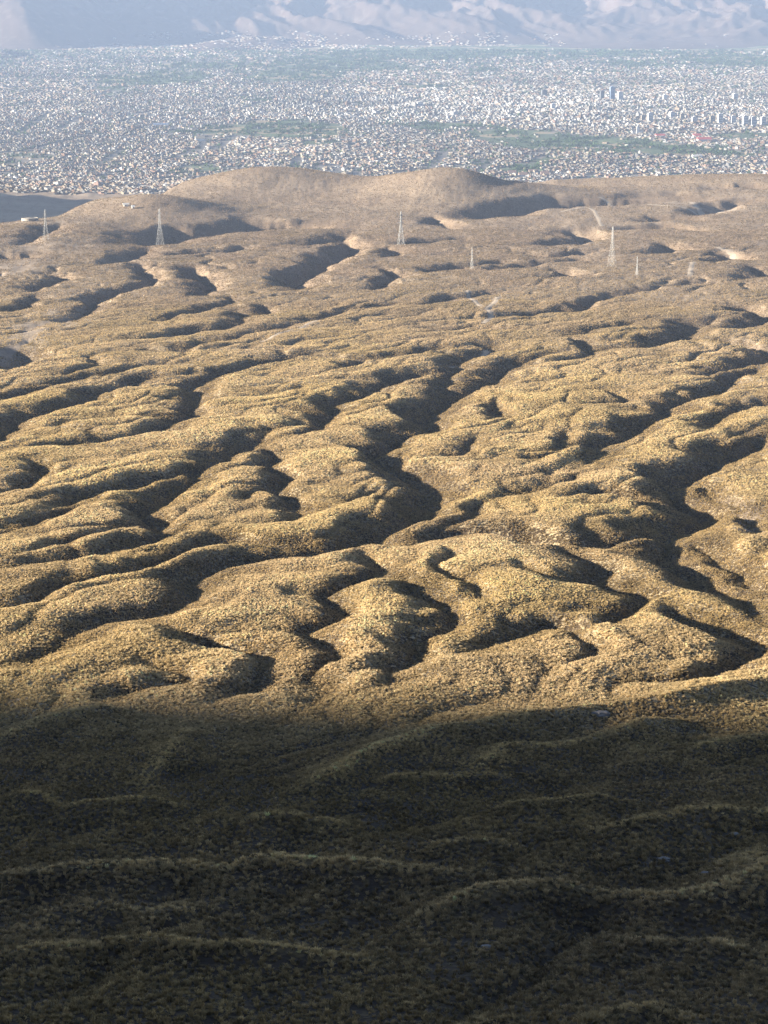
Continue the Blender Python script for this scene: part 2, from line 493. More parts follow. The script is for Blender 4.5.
# smooth the spacing
_k = np.ones(25) / 25
_sp = np.convolve(np.pad(np.diff(_pd), 12, mode='edge'), _k, 'valid')
yr = _pd[0] + np.concatenate([[0], np.cumsum(_sp)])
yrow = np.concatenate([np.linspace(-520, yr[0], 44)[:-1], yr, yr[-1] + np.cumsum(np.geomspace(6, 130, 80))])
yrow = yrow[yrow < 8700]
Yg = np.repeat(yrow[:, None], len(tcol), 1)
Xg = tcol[None, :] * fan(Yg)
Zg, CR, GD, CV = terrain(Xg, Yg)

# bare, pale ground: image spot, radius in pixels, weight
BARE = [(15, 268, 34, 9, 1), (45, 245, 50, 10, .6), (40, 325, 40, 22, .7), (10, 345, 25, 25, .7), (75, 300, 40, 30, .25), (752, 522, 18, 10, .8),
        (745, 500, 14, 12, .4), (712, 206, 26, 4, 1), (690, 203, 26, 3, .8), (660, 200, 24, 3, .8), (735, 196, 30, 3, .5), (705, 188, 24, 3, .4), (655, 222, 4, 1.5, .9), (760, 243, 14, 3, .7),
        (680, 258, 8, 2, .8), (545, 184, 40, 4, .35), (640, 190, 50, 5, .35), (130, 258, 40, 5, .3), (110, 230, 30, 4, .25), (300, 185, 60, 6, .15),
        (200, 185, 16, 4, .4), (575, 350, 20, 6, .3), (720, 848, 14, 6, .3), (700, 870, 18, 5, .2), (655, 858, 9, 5, .3), (60, 222, 6, 1.5, .8)]
kk = np.where(Yg > 1, 1.0, 0)
dep = Yg * math.cos(PITCH) - Zg * math.sin(PITCH)
dep = np.maximum(dep, 1)
PX = 384 + F * Xg / dep
PY = 512 - F * (Yg * math.sin(PITCH) + Zg * math.cos(PITCH)) / dep
bare = np.zeros(Xg.shape)
for bx, by, rx, ry, wt in BARE:
    p = unproject(bx, by)
    sx = rx / F * p[1]
    q = unproject(bx, by - ry); sy = max(abs(q[1] - p[1]), 4)
    m = (np.abs(Xg - p[0]) < 3 * sx) & (np.abs(Yg - p[1]) < 3 * sy)
    if m.any():
        bl = wt * np.exp(-((Xg[m] - p[0]) / sx) ** 2 - ((Yg[m] - p[1]) / sy) ** 2)
        bare[m] = np.maximum(bare[m], bl * np.clip(0.9 + 1.3 * perlin(Xg[m] / (sx * .35), Yg[m] / (sy * .35), 61), 0, 1.4))
TRACKS = [([(484, 322), (491, 314), (487, 308), (495, 302), (497, 296)], 6, "short pale dirt track switchback in the middle of the plateau"),
          ([(440, 360), (465, 354), (480, 349), (489, 344)], 5, "pale dirt track along the gully edge"),
          ([(690, 275), (691, 268), (693, 262)], 7, "straight dirt track beyond the tallest pylon"),
          ([(480, 305), (470, 296), (468, 290)], 5, "faint dirt track climbing past the small pylon"),
          ([(262, 340), (290, 329), (325, 318), (350, 312)], 4, "thin dirt track crossing the plateau left of the centre"),
          ([(690, 200), (702, 208), (712, 211), (724, 205), (735, 208)], 14, "winding pale road at the plateau edge"),
          ([(600, 196), (640, 203), (680, 207), (702, 209)], 9, "pale road crossing the plateau edge towards the bends"),
          ([(715, 246), (728, 250), (740, 255)], 10, "short pale cut in the slope at the right"),
          ([(560, 212), (590, 208), (602, 226)], 7, "pale track over the foot of the long hill")]
for tp, tw, _ in TRACKS:
    L_ = world_line(tp, 0, 8.0)
    m = (Xg > L_[:, 0].min() - 20) & (Xg < L_[:, 0].max() + 20) & (Yg > L_[:, 1].min() - 20) & (Yg < L_[:, 1].max() + 20)
    dd_, _a = line_dist(L_, Xg[m], Yg[m])
    bare[m] = np.maximum(bare[m], np.clip(1.6 - dd_ / (tw * .6), 0, 1))
bare = np.clip(bare, 0, 1)
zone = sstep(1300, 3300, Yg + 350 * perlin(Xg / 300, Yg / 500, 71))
hill_o = grid_mesh("hillside", Xg, Yg, Zg, M_HILL, {'zone': zone, 'bare': bare, 'cover': CV, 'scrub_shade': 1 - sstep(580, 740, Yg)})
tag(hill_o, "dry grassy hill country cut by many winding gullies", "hillside", kind="structure")

def ground_z(x, y):
    """height of the hillside mesh under a point"""
    r = np.clip(np.interp(y, yrow, np.arange(len(yrow))), 0, len(yrow) - 1.001)
    c = np.clip(np.interp(x / fan(np.asarray(y, float)), tcol, np.arange(len(tcol))), 0, len(tcol) - 1.001)
    i = r.astype(int); j = c.astype(int); fr = r - i; fc = c - j
    def bl(A):
        return (A[i, j] * (1 - fr) * (1 - fc) + A[i + 1, j] * fr * (1 - fc) + A[i, j + 1] * (1 - fr) * fc + A[i + 1, j + 1] * fr * fc)
    return bl(Zg), bl(bare), bl(CV), bl(GD)

# skyline of the hill country, to know which city blocks it hides
sky_px = np.arange(-60, 830, 4)
sky_row = np.array([PY[(np.abs(PX - p) < 3) & (Yg > 500) & (Yg < 8000)].min(initial=400) for p in sky_px])
near_row = np.array([PY[(np.abs(PX - p) < 3) & (Yg > 500) & (Yg < np.interp(np.clip((p - 384) / F, -1, 1), _et, _ed) + 250)].min(initial=400) for p in sky_px])

# the high mountain off to the left whose shade lies over the near slope
def build_peak():
    base = np.array([0.0, 665.0]); zb = -215.0
    sdist = 6800.0
    q = np.array([math.sin(SUN_BACK) * -1, math.cos(SUN_BACK)])          # across the sun's path, away from the camera
    edge = base + S2 * sdist
    ze = zb + sdist * math.tan(SUN_EL)
    a = np.linspace(-3200, 3200, 129); bq = np.linspace(-3400, 3600, 141)
    A, B = np.meshgrid(a, bq, indexing='ij')
    Xp = edge[0] + S2[0] * A + q[0] * B
    Yp = edge[1] + S2[1] * A + q[1] * B
    slope = math.tan(math.radians(38))
    prof = np.where(B < -420, ze + 420 * slope - 0.10 * (-420 - B), ze - slope * B)
    prof = np.where(B > 1500, ze - slope * 1500 - 0.2 * (B - 1500), prof)
    Zp = prof - 0.45 * np.sqrt(A * A + 200 ** 2) + 90 + 38 * fbm(Xp / 500, Yp / 500, 4, 81) * sstep(0, 500, np.abs(A) + 120)
    Zp = np.maximum(Zp, CITY_Z + 60)
    o = grid_mesh("mountain", Xp, Yp, Zp, M_RANGE)
    tag(o, "high bare mountain beyond the frame shading the near slope", "mountain", kind="structure")
    return float(Zp.max())
PEAK_TOP = build_peak()

# ------------------------------------------------------------------ valley floor and the far range
def city_pt(px, py):
    r = ray(px, py)
    k = CITY_Z / r[2]
    return np.array([k * r[0], k * r[1]])

GREEN = [(340, 62, 70, 9, 1), (430, 52, 90, 6, .9), (300, 75, 60, 6, .8), (150, 78, 60, 8, .75), (110, 90, 20, 5, .6), (560, 50, 120, 6, .85), (680, 45, 110, 6, .85), (60, 45, 60, 5, .7),
         (270, 128, 60, 5, 1), (330, 138, 30, 3, .9), (200, 66, 60, 4, .8), (430, 86, 50, 4, .5), (470, 128, 50, 6, .75), (560, 140, 70, 9, .95), (640, 148, 60, 8, .9),
         (700, 150, 60, 6, .8), (520, 165, 30, 6, .75), (610, 155, 70, 5, .8), (740, 138, 40, 5, .6), (740, 60, 60, 8, .75), (640, 64, 60, 4, .5), (190, 172, 16, 7, .8),
         (450, 160, 20, 8, .4), (240, 97, 40, 3, .5), (620, 84, 60, 3, .4), (680, 108, 70, 2.5, .4), (380, 40, 100, 4, .7), (545, 150, 24, 10, .6), (10, 160, 25, 7, .6), (480, 70, 40, 4, .5)]
def green_mask(x, y):
    s = np.zeros(np.shape(x))
    wx = x + 220 * perlin(x / 700, y / 900, 91) + 60 * perlin(x / 160, y / 200, 92)
    wy = y + 380 * perlin(x / 800, y / 900, 93) + 90 * perlin(x / 170, y / 220, 94)
    for bx, by, rx, ry, wt in GREEN:
        p = city_pt(bx, by); sx = rx / F * p[1]
        sy = abs(city_pt(bx, by - ry)[1] - p[1])
        s = np.maximum(s, wt * np.exp(-((wx - p[0]) / sx) ** 2 - ((wy - p[1]) / sy) ** 2))
    return s
xs = np.linspace(-15500, 15500, 320); ys = np.concatenate([np.linspace(-3500, 7000, 12), np.geomspace(7300, 33000, 330)])
Xp, Yp = np.meshgrid(xs, ys)
gm = sstep(0.28, 0.46, green_mask(Xp, Yp) + .25 * perlin(Xp / 190, Yp / 280, 314))
gm = np.maximum(gm, sstep(17500, 19000, Yp) * 0.8)
plain_o = grid_mesh("valley_floor", Xp, Yp, np.full(Xp.shape, CITY_Z), M_PLAIN, {'green': gm})
tag(plain_o, "flat valley floor under the city with green fields", "valley", kind="structure")

def range_height(x, y):
    t = x / y
    front = 20600 + 500 * perlin(t * 9, 0 * t + 3.3, 101) + 900 * sstep(-0.06, -0.12, t) * sstep(-0.3, -0.18, t) * 0 - 900 * np.exp(-((t + 0.155) / 0.03) ** 2)
    s = y - front
    rise = 60 * sstep(0, 900, s) + s * 0.115
    rise = np.where(s < 0, s * 0.1, rise)
    wx = x + 350 * perlin(x / 1600, y / 1600, 103); wy = y + 350 * perlin(x / 1500, y / 1500, 104)
    rid = 0; a = 1.0; fx = 1 / 800.0
    for i in range(5):
        n = 1 - np.abs(perlin(wx * fx + 0.25 * wy * fx, wy * fx * 0.55, 110 + i)) * 1.7
        rid = rid + a * n
        a *= 0.5; fx *= 2.1
    z = rise + (rid - 1.0) * np.clip(s, 0, 3600) * 0.095
    # great spur at the left whose far flank lies in shade
    ax, ay, bx_, by_ = -0.165, 22500.0, -0.150, 19400.0
    u = np.clip((y - by_) / (ay - by_), 0, 1.6)
    cx = (bx_ + (ax - bx_) * u) * y
    hgt = 560 * u ** 0.8 * sstep(19300, 20300, y)
    d = x - cx
    z = z + hgt * np.exp(-np.where(d > 0, np.abs(d) / 400, np.abs(d) / 900) ** 1.25)
    z = z * sstep(-1200, 300, s + 1200 * (z > 40)) 
    # foothills in front with houses on them
    for px, py, hh, rx, ry in [(115, 40, 70, 420, 600), (165, 40, 55, 300, 400), (255, 45, 80, 420, 600), (225, 48, 50, 300, 500), (3, 56, 55, 160, 420), (270, 35, 110, 500, 700), (650, 46, 40, 700, 500), (740, 40, 60, 700, 600)]:
        p = city_pt(px, py)
        z = np.maximum(z, hh * np.exp(-((x - p[0]) / rx) ** 2 - ((y - p[1]) / ry) ** 2) * (1 + 0.25 * fbm(x / 200, y / 200, 3, 140)) - 4)
    return z
ts = np.concatenate([np.linspace(-0.45, -0.21, 40)[:-1], np.linspace(-0.21, 0.21, 420), np.linspace(0.21, 0.45, 40)[1:]])
yy = np.concatenate([np.linspace(15500, 19000, 50)[:-1], np.linspace(19000, 30500, 300)])
Yr = np.repeat(yy[:, None], len(ts), 1); Xr = ts[None, :] * Yr
RH = range_height(Xr, Yr)
Zr = CITY_Z + RH - 3.0
range_o = grid_mesh("mountain_range", Xr, Yr, Zr, M_RANGE)
tag(range_o, "hazy bare mountain range behind the city", "mountains", kind="structure")
def range_z(x, y):
    r = np.clip(np.interp(y, yy, np.arange(len(yy))), 0, len(yy) - 1.001); c = np.clip(np.interp(x / y, ts, np.arange(len(ts))), 0, len(ts) - 1.001)
    i = r.astype(int); j = c.astype(int); fr = r - i; fc = c - j
    return np.maximum(Zr[i, j] * (1 - fr) * (1 - fc) + Zr[i + 1, j] * fr * (1 - fc) + Zr[i, j + 1] * (1 - fr) * fc + Zr[i + 1, j + 1] * fr * fc, CITY_Z)

# ------------------------------------------------------------------ scattering with geometry nodes
def scatter(name, pts, rot, scale, tint, variant, sources, label, cat):
    me = bpy.data.meshes.new(name)
    n = len(pts)
    me.vertices.add(n)
    me.vertices.foreach_set('co', pts.astype(np.float32).ravel())
    for k, typ, dat, fld in (('rot', 'FLOAT_VECTOR', rot, 'vector'), ('size', 'FLOAT_VECTOR', scale, 'vector'), ('tint', 'FLOAT_COLOR', np.concatenate([tint, np.ones((n, 1))], 1), 'color'), ('variant', 'INT', variant, 'value')):
        a = me.attributes.new(k, typ, 'POINT')
        a.data.foreach_set(fld, np.asarray(dat, np.int32 if typ == 'INT' else np.float32).ravel())
    o = bpy.data.objects.new(name, me)
    col.objects.link(o)
    ng = bpy.data.node_groups.new(name + "_scatter", 'GeometryNodeTree')
    ng.interface.new_socket('Geometry', in_out='INPUT', socket_type='NodeSocketGeometry')
    ng.interface.new_socket('Geometry', in_out='OUTPUT', socket_type='NodeSocketGeometry')
    gi = ng.nodes.new('NodeGroupInput'); go = ng.nodes.new('NodeGroupOutput')
    iop = ng.nodes.new('GeometryNodeInstanceOnPoints')
    join = ng.nodes.new('GeometryNodeJoinGeometry')
    for s in reversed(sources):
        oi = ng.nodes.new('GeometryNodeObjectInfo'); oi.inputs['Object'].default_value = s; oi.inputs['As Instance'].default_value = True
        ng.links.new(oi.outputs['Geometry'], join.inputs[0])
    def na(nm, typ):
        a = ng.nodes.new('GeometryNodeInputNamedAttribute'); a.data_type = typ; a.inputs['Name'].default_value = nm
        return a.outputs['Attribute']
    ng.links.new(gi.outputs[0], iop.inputs['Points'])
    ng.links.new(join.outputs[0], iop.inputs['Instance'])
    iop.inputs['Pick Instance'].default_value = True
    ng.links.new(na('variant', 'INT'), iop.inputs['Instance Index'])
    ng.links.new(na('rot', 'FLOAT_VECTOR'), iop.inputs['Rotation'])
    ng.links.new(na('size', 'FLOAT_VECTOR'), iop.inputs['Scale'])
    ng.links.new(iop.outputs[0], go.inputs[0])
    md = o.modifiers.new('scatter', 'NODES'); md.node_group = ng
    tag(o, label, cat, kind="stuff")
    return o

def mesh_from(name, v, f, mat, smooth=False):
    me = bpy.data.meshes.new(name)
    me.from_pydata([tuple(map(float, p)) for p in v], [], f)
    if smooth: me.polygons.foreach_set('use_smooth', [True] * len(me.polygons))
    me.materials.append(mat); me.update()
    return me

# dry bunch grass
def blade_mat():
    m, nt, b = new_mat("dry_grass_blades")
    c = attr(nt, 'tint', 'INSTANCER').outputs['Color']
    d = nd(nt, "ShaderNodeBsdfDiffuse", {0: c}); t = nd(nt, "ShaderNodeBsdfTranslucent", {0: c})
    mx = nd(nt, "ShaderNodeMixShader", {0: 0.35, 1: d.outputs[0], 2: t.outputs[0]})
    nt.links.new(mx.outputs[0], nt.nodes["Material Output"].inputs[0]); nt.nodes.remove(b)
    return m
M_TUFT = blade_mat()
def tuft_mesh(k, blades, spread, height, width):
    r = np.random.default_rng(100 + k)
    v, f = [], []
    for i in range(blades):
        a = r.uniform(0, 2 * math.pi); rr = 0.16 * math.sqrt(r.uniform())
        bx, by = rr * math.cos(a), rr * math.sin(a)
        a2 = a + r.normal(0, .5); lean = r.uniform(0.05, 1.0) ** 0.8 * spread; h = height * r.uniform(.6, 1.05) * (1 - 0.35 * lean)
        w = width * r.uniform(.6, 1.3); a3 = r.uniform(0, math.pi)
        sx, sy = w * math.cos(a3), w * math.sin(a3)
        mx, my = bx + 0.35 * lean * math.cos(a2), by + 0.35 * lean * math.sin(a2)
        ex, ey = bx + lean * math.cos(a2), by + lean * math.sin(a2)
        n = len(v)
        v += [(bx - sx, by - sy, -.12), (bx + sx, by + sy, -.12), (mx + sx * .9, my + sy * .9, h * .62), (mx - sx * .9, my - sy * .9, h * .62), (ex, ey, h * (1 - .25 * lean))]
        f += [(n, n + 1, n + 2, n + 3), (n + 3, n + 2, n + 4)]
    return mesh_from("tuft", v, f, M_TUFT)
tufts = [bpy.data.objects.new("tuft", tuft_mesh(k, *a)) for k, a in enumerate([(30, .55, .75, .06), (26, .7, .6, .065), (34, .45, .85, .055), (22, .75, .45, .075)])]

def scatter_grass():
    P, R_, S_, T_, V_ = [], [], [], [], []
    for y0, y1, dens, smin, smax in [(285, 520, 1.35, .9, 1.75), (520, 820, 1.8, .75, 1.35), (820, 1200, 1.9, .65, 1.1), (1200, 1700, .95, .8, 1.3), (1700, 2500, .42, .95, 1.5), (2500, 3600, .14, 1.1, 1.8), (3600, 5200, .045, 1.3, 2.1)]:
        th = 0.19; ext = 150.0
        n = int(dens * th * (y1 ** 2 - y0 ** 2))
        y = np.sqrt(rng.uniform(y0 ** 2, y1 ** 2, n)); x = rng.uniform(-th, th, n) * fan(y)
        n2 = int(dens * .55 * 2 * ext * (y1 - y0))                     # and on past both sides of the view
        y2 = rng.uniform(y0, y1, n2); x2 = (th * fan(y2) + rng.uniform(0, ext, n2)) * rng.choice([-1, 1], n2)
        x, y = np.concatenate([x, x2]), np.concatenate([y, y2]); outer = np.concatenate([np.ones(n), np.full(n2, 1.3)]); n = n + n2
        z, ba, cr, gd = ground_z(x, y)
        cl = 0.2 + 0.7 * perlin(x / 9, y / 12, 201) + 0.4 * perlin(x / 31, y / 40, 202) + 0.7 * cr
        keep = (rng.uniform(size=n) < np.clip(0.55 + 0.6 * cl, 0.15, 1)) & (rng.uniform(size=n) > ba * 1.2)
        x, y, z, cr, cl, outer = x[keep], y[keep], z[keep], cr[keep], cl[keep], outer[keep]
        n = len(x)
        s = outer * rng.uniform(smin, smax, n) * (0.8 + 0.25 * np.clip(cl, 0, 1))
        far = sstep(1300, 3300, y)[:, None]
        u = rng.uniform(size=(n, 1)); nr = (1 - sstep(600, 740, y))[:, None]
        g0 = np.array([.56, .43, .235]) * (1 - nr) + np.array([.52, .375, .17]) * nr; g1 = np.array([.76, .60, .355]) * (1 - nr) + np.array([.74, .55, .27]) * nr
        b0 = np.array([.20, .142, .07]) * (1 - nr) + np.array([.155, .108, .05]) * nr; b1 = np.array([.50, .375, .20]) * (1 - nr) + np.array([.42, .305, .145]) * nr  # near tufts tinted darker, scrub colour with some of the shade mixed in
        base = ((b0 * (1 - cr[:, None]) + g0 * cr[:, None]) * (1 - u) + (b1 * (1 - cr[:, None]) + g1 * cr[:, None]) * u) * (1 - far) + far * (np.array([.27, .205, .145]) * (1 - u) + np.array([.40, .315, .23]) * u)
        pat = 1 + .16 * perlin(x / 60, y / 80, 211) + .10 * perlin(x / 14, y / 18, 212)
        base = base * pat[:, None] * np.clip(rng.lognormal(0, .16, (n, 1)), .5, 1.6)
        base[:, 2] *= 1 + .10 * perlin(x / 90, y / 120, 213)
        base = np.clip(base, .03, .8)
        dk = rng.uniform(size=n) < 0.10 + 0.06 * far[:, 0]
        base[dk] = np.array([.2, .16, .09]) * rng.uniform(.6, 1.4, (dk.sum(), 1))
        P.append(np.stack([x, y, z], 1)); R_.append(np.stack([rng.normal(0, .12, n), rng.normal(0, .12, n), rng.uniform(0, 6.283, n)], 1))
        S_.append(np.stack([s, s, s * rng.uniform(.75, 1.2, n)], 1)); T_.append(base); V_.append(rng.integers(0, 4, n))
    P = np.concatenate(P)
    print("tufts", len(P))
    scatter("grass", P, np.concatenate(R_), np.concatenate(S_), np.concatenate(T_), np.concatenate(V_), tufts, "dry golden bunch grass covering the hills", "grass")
scatter_grass()

# ------------------------------------------------------------------ the city
M_HOUSE = tint_mat("painted_masonry", 'INSTANCER')
def box(v, f, x0, x1, y0, y1, z0_, z1, bottom=False):
    n = len(v)
    v += [(x0, y0, z0_), (x1, y0, z0_), (x1, y1, z0_), (x0, y1, z0_), (x0, y0, z1), (x1, y0, z1), (x1, y1, z1), (x0, y1, z1)]
    f += [(n, n + 1, n + 5, n + 4), (n + 1, n + 2, n + 6, n + 5), (n + 2, n + 3, n + 7, n + 6), (n + 3, n, n + 4, n + 7), (n + 4, n + 5, n + 6, n + 7)]
    if bottom: f.append((n + 3, n + 2, n + 1, n))
def house_geo(k):
    """unit flat-roofed house: walls, parapet, stair hut or terrace; sunk a little into the ground"""
    v, f = [], []
    if k == 0:
        box(v, f, -.5, .5, -.5, .5, -.2, 1); box(v, f, -.2, .25, .1, .45, 1, 1.32)
    elif k == 1:
        box(v, f, -.5, .5, -.5, .12, -.2, 1); box(v, f, -.5, .5, .12, .5, -.2, .66)
    elif k == 2:
        box(v, f, -.5, .05, -.5, .5, -.2, 1); box(v, f, .05, .5, -.5, .3, -.2, .6); box(v, f, -.45, -.1, -.4, 0, 1, 1.25)
    elif k == 3:
        box(v, f, -.5, .5, -.5, .5, -.2, .9)
        for a in ((-.5, .5, -.5, -.42), (-.5, .5, .42, .5), (-.5, -.42, -.42, .42), (.42, .5, -.42, .42)): box(v, f, *a, .9, 1.03)
    else:
        n = len(v)
        box(v, f, -.5, .5, -.5, .5, -.2, .75)
        n = len(v)
        v += [(-.54, -.54, .75), (.54, -.54, .75), (.54, .54, .75), (-.54, .54, .75), (-.54, 0, 1.05), (.54, 0, 1.05)]
        f += [(n, n + 1, n + 5, n + 4), (n + 3, n + 4, n + 5, n + 2), (n, n + 4, n + 3), (n + 1, n + 2, n + 5)]
    return v, f
house_src = [bpy.data.objects.new("house_form", mesh_from("house_form", *house_geo(k), M_HOUSE)) for k in range(5)]

PALETTE = [("white", (.46, .45, .43)), ("cream", (.35, .31, .25)), ("sandy", (.27, .22, .17)), ("brick-brown", (.20, .135, .10)), ("grey", (.22, .22, .225)), ("pink", (.30, .21, .175))]
PROB = np.array([.14, .20, .25, .16, .19, .06])

def city_points():
    out = []
    # districts: each has its own street grid
    for y0, y1, lot, dep_ in [(6600, 10500, 10, 14), (10500, 13500, 11, 16), (13500, 17000, 13, 20), (17000, 21500, 15, 24)]:
        th = 0.215
        bw, bl = lot * 8, dep_ * 2
        sw = 13.0
        ang0 = 0.0
        ex = th * y1 * 1.15
        R_ = 1.05 * max(ex, (y1 - y0))
        na, nb = int(2 * ex / (lot)) + 1, 0
        # local grid rotated per district cell
        cell = 1500.0
        for cy in np.arange(y0, y1, cell):
            for cx in np.arange(-th * (cy + cell) - cell, th * (cy + cell) + cell, cell):
                r = np.random.default_rng(int(abs(cx * 7 + cy * 13)) + 5)
                ang = r.choice([0.75, 0.6, 0.9, 0.5, 0.82, 0.68, 0.4]) + r.normal(0, .04)
                half = cell * 0.85
                ia = np.arange(-half, half, lot); ib = np.arange(-half, half, dep_)
                ga, gb = np.meshgrid(np.arange(len(ia)), np.arange(len(ib)))
                a = -half + ga * lot + (ga // 9) * sw + (ga // 45) * 22; b = -half + gb * dep_ + (gb // 2) * sw + (gb // 10) * 20
                blk = _hash(ga.ravel() // 9 + int(cx), gb.ravel() // 2 + int(cy), 9) / 65536.0
                a = a.ravel() + r.normal(0, .5, a.size); b = b.ravel() + r.normal(0, .7, b.size)
                x = cx + cell / 2 + a * math.cos(ang) - b * math.sin(ang); y = cy + cell / 2 + a * math.sin(ang) + b * math.cos(ang)
                wobx = 420 * perlin(x / 900, y / 900, 301); woby = 420 * perlin(x / 900, y / 900, 302)
                m = (x + wobx >= cx) & (x + wobx < cx + cell) & (y + woby >= max(cy, y0)) & (y + woby < min(cy + cell, y1)) & (np.abs(x) < th * y)
                x, y = x[m], y[m]; n = len(x)
                if n: out.append(np.stack([x, y, np.full(n, ang), np.full(n, lot), np.full(n, dep_), blk[m]], 1))
    return np.concatenate(out)

CP = city_points()
gr = green_mask(CP[:, 0], CP[:, 1])
den = 0.5 + 0.55 * perlin(CP[:, 0] / 420, CP[:, 1] / 520, 311) + 0.35 * perlin(CP[:, 0] / 120, CP[:, 1] / 150, 312)
dthin = sstep(12500, 19500, CP[:, 1])
prob = np.clip(0.97 - 0.72 * dthin + (den - .5) * (0.22 + 1.2 * dthin), 0.02, .97) * np.where(CP[:, 5] < .11, .1, 1)
prob = prob * (1 - (0.985 - .1 * (den > .8)) * sstep(0.24, 0.40, gr + .14 * perlin(CP[:, 0] / 170, CP[:, 1] / 260, 313)))
rz = range_z(CP[:, 0], CP[:, 1])
rhq = rz - CITY_Z
prob = np.where(rhq > 95, 0, prob); prob = np.where((CP[:, 1] > 17000) & (rhq > 5), prob * .6, prob)
hz = ground_z(CP[:, 0], CP[:, 1])[0]
prob = np.where((CP[:, 1] < 8650) & (hz > CITY_Z + 112), 0, prob)
AVENUES = [[(426, 173), (449, 150)], [(299, 158), (292, 175)], [(197, 153), (210, 137)], [(17, 136), (52, 112)], [(318, 165), (319, 180)], [(338, 168), (340, 180)], [(358, 168), (358, 180)],
           [(215, 150), (236, 136)], [(175, 158), (195, 150)], [(100, 165), (125, 150)], [(480, 172), (492, 160)], [(60, 130), (80, 118)], [(240, 110), (270, 100)], [(0, 108), (60, 100)], [(380, 112), (430, 106)],
           [(500, 92), (560, 84)], [(580, 106), (640, 103)], [(690, 92), (760, 88)], [(120, 118), (170, 108)], [(30, 150), (70, 140)]]
for L_ in AVENUES:
    dd_, _ = line_dist(np.array([city_pt(*q) for q in L_]), CP[:, 0], CP[:, 1])
    prob = np.where(dd_ < 20, 0, prob)
CP = CP[(rng.uniform(size=len(CP)) < prob)]
nH = len(CP)
cz = np.maximum(range_z(CP[:, 0], CP[:, 1]), np.where(CP[:, 1] < 8650, ground_z(CP[:, 0], CP[:, 1])[0], -9999))
hx, hy = CP[:, 0], CP[:, 1]
cen = np.exp(-((hx - 700) / 1900) ** 2 - ((hy - 12300) / 1500) ** 2)            # taller centre
hgt = rng.choice([2.8, 4.8, 7.0, 10.], nH, p=[.34, .44, .18, .04]) * (1 + .7 * cen * rng.uniform(size=nH)) 
sxy = np.stack([CP[:, 3] * rng.uniform(.96, 1.04, nH), CP[:, 4] * rng.uniform(.82, 1.03, nH)], 1)
big = rng.uniform(size=nH) < .02
sxy[big] *= rng.uniform(1.4, 2.6, (big.sum(), 1)); hgt[big] *= rng.uniform(.8, 1.6, big.sum())
pc = rng.choice(6, nH, p=PROB)
cw = rng.uniform(size=nH) < .55 * cen
pc[cw] = 0
tint = np.array([c for _, c in PALETTE])[pc] * rng.uniform(.46, .68, (nH, 1)) * (.8 + .4 * CP[:, 5:6])
tint = tint * (1 + .35 * perlin(hx / 900, hy / 1100, 331) + .25 * perlin(hx / 260, hy / 320, 332))[:, None]
var = rng.choice(5, nH, p=[.34, .26, .2, .16, .04])
dpt = hy * math.cos(PITCH) - cz * math.sin(PITCH)
hpx = 384 + F * hx / dpt
hpy = 512 - F * (hy * math.sin(PITCH) + cz * math.cos(PITCH)) / dpt
vis = hpy < np.interp(hpx, sky_px, near_row) + 6
keep = vis | (np.abs(hpx - 384) > 400)
print("houses", nH, keep.sum())

# the houses that show largest: each one an object
score = np.where(vis & (hpx > 4) & (hpx < 764) & (hpy < np.interp(hpx, sky_px, near_row) - 1) & (hy < 10300), sxy[:, 0] * (hgt + 4) / hy, 0)
pick = np.argsort(-score)[:280]
single = np.zeros(nH, bool); single[pick] = True
M_PAL = [flat_mat(n.replace('-', '_') + "_masonry", tuple(.72 * q for q in c), var=.25) for n, c in PALETTE]
hmesh = {}
for i in pick:
    k = (int(var[i]), int(pc[i]))
    if k not in hmesh: hmesh[k] = mesh_from("house", *house_geo(k[0]), M_PAL[k[1]])
    o = bpy.data.objects.new("house", hmesh[k]); col.objects.link(o)
    o.location = (hx[i], hy[i], cz[i]); o.rotation_euler = (0, 0, CP[i, 2]); o.scale = (sxy[i, 0], sxy[i, 1], hgt[i])
    zn = int(np.searchsorted([40, 75, 110, 150, 190, 235, 275, 315, 355, 400, 445, 490, 535, 590, 640, 690, 730], hpx[i]))
    where = ["at the left frame edge", "above the pale water tank", "above the leftmost pylon", "above the white sheds", "above the second pylon", "over the hill's left flank",
             "behind the rounded hilltop", "over the rounded hill's right flank", "at the saddle between hills", "above the bright middle pylon", "behind the long hill's crest", "over the long hill's shoulder",
             "above the small faint pylon", "behind the pale terraces", "above the tallest pylon", "above the winding road", "right of the winding road", "at the right frame edge"][zn]
    size = "low" if hgt[i] < 5 else "two-storey" if hgt[i] < 8 else "tall"
    shape = ["with a roof hut", "with a stepped terrace", "with an added side wing", "with a parapet", "with a pitched roof"][var[i]]
    tag(o, f"{size} {PALETTE[pc[i]][0]} city house {shape} {where}", "house", "houses at the near edge of the city")
m = keep & ~single
scatter("city_houses", np.stack([hx, hy, cz], 1)[m], np.stack([0 * hx, 0 * hx, CP[:, 2]], 1)[m], np.concatenate([sxy, hgt[:, None]], 1)[m], tint[m], var[m], house_src, "mass of small pale houses filling the valley city", "houses")

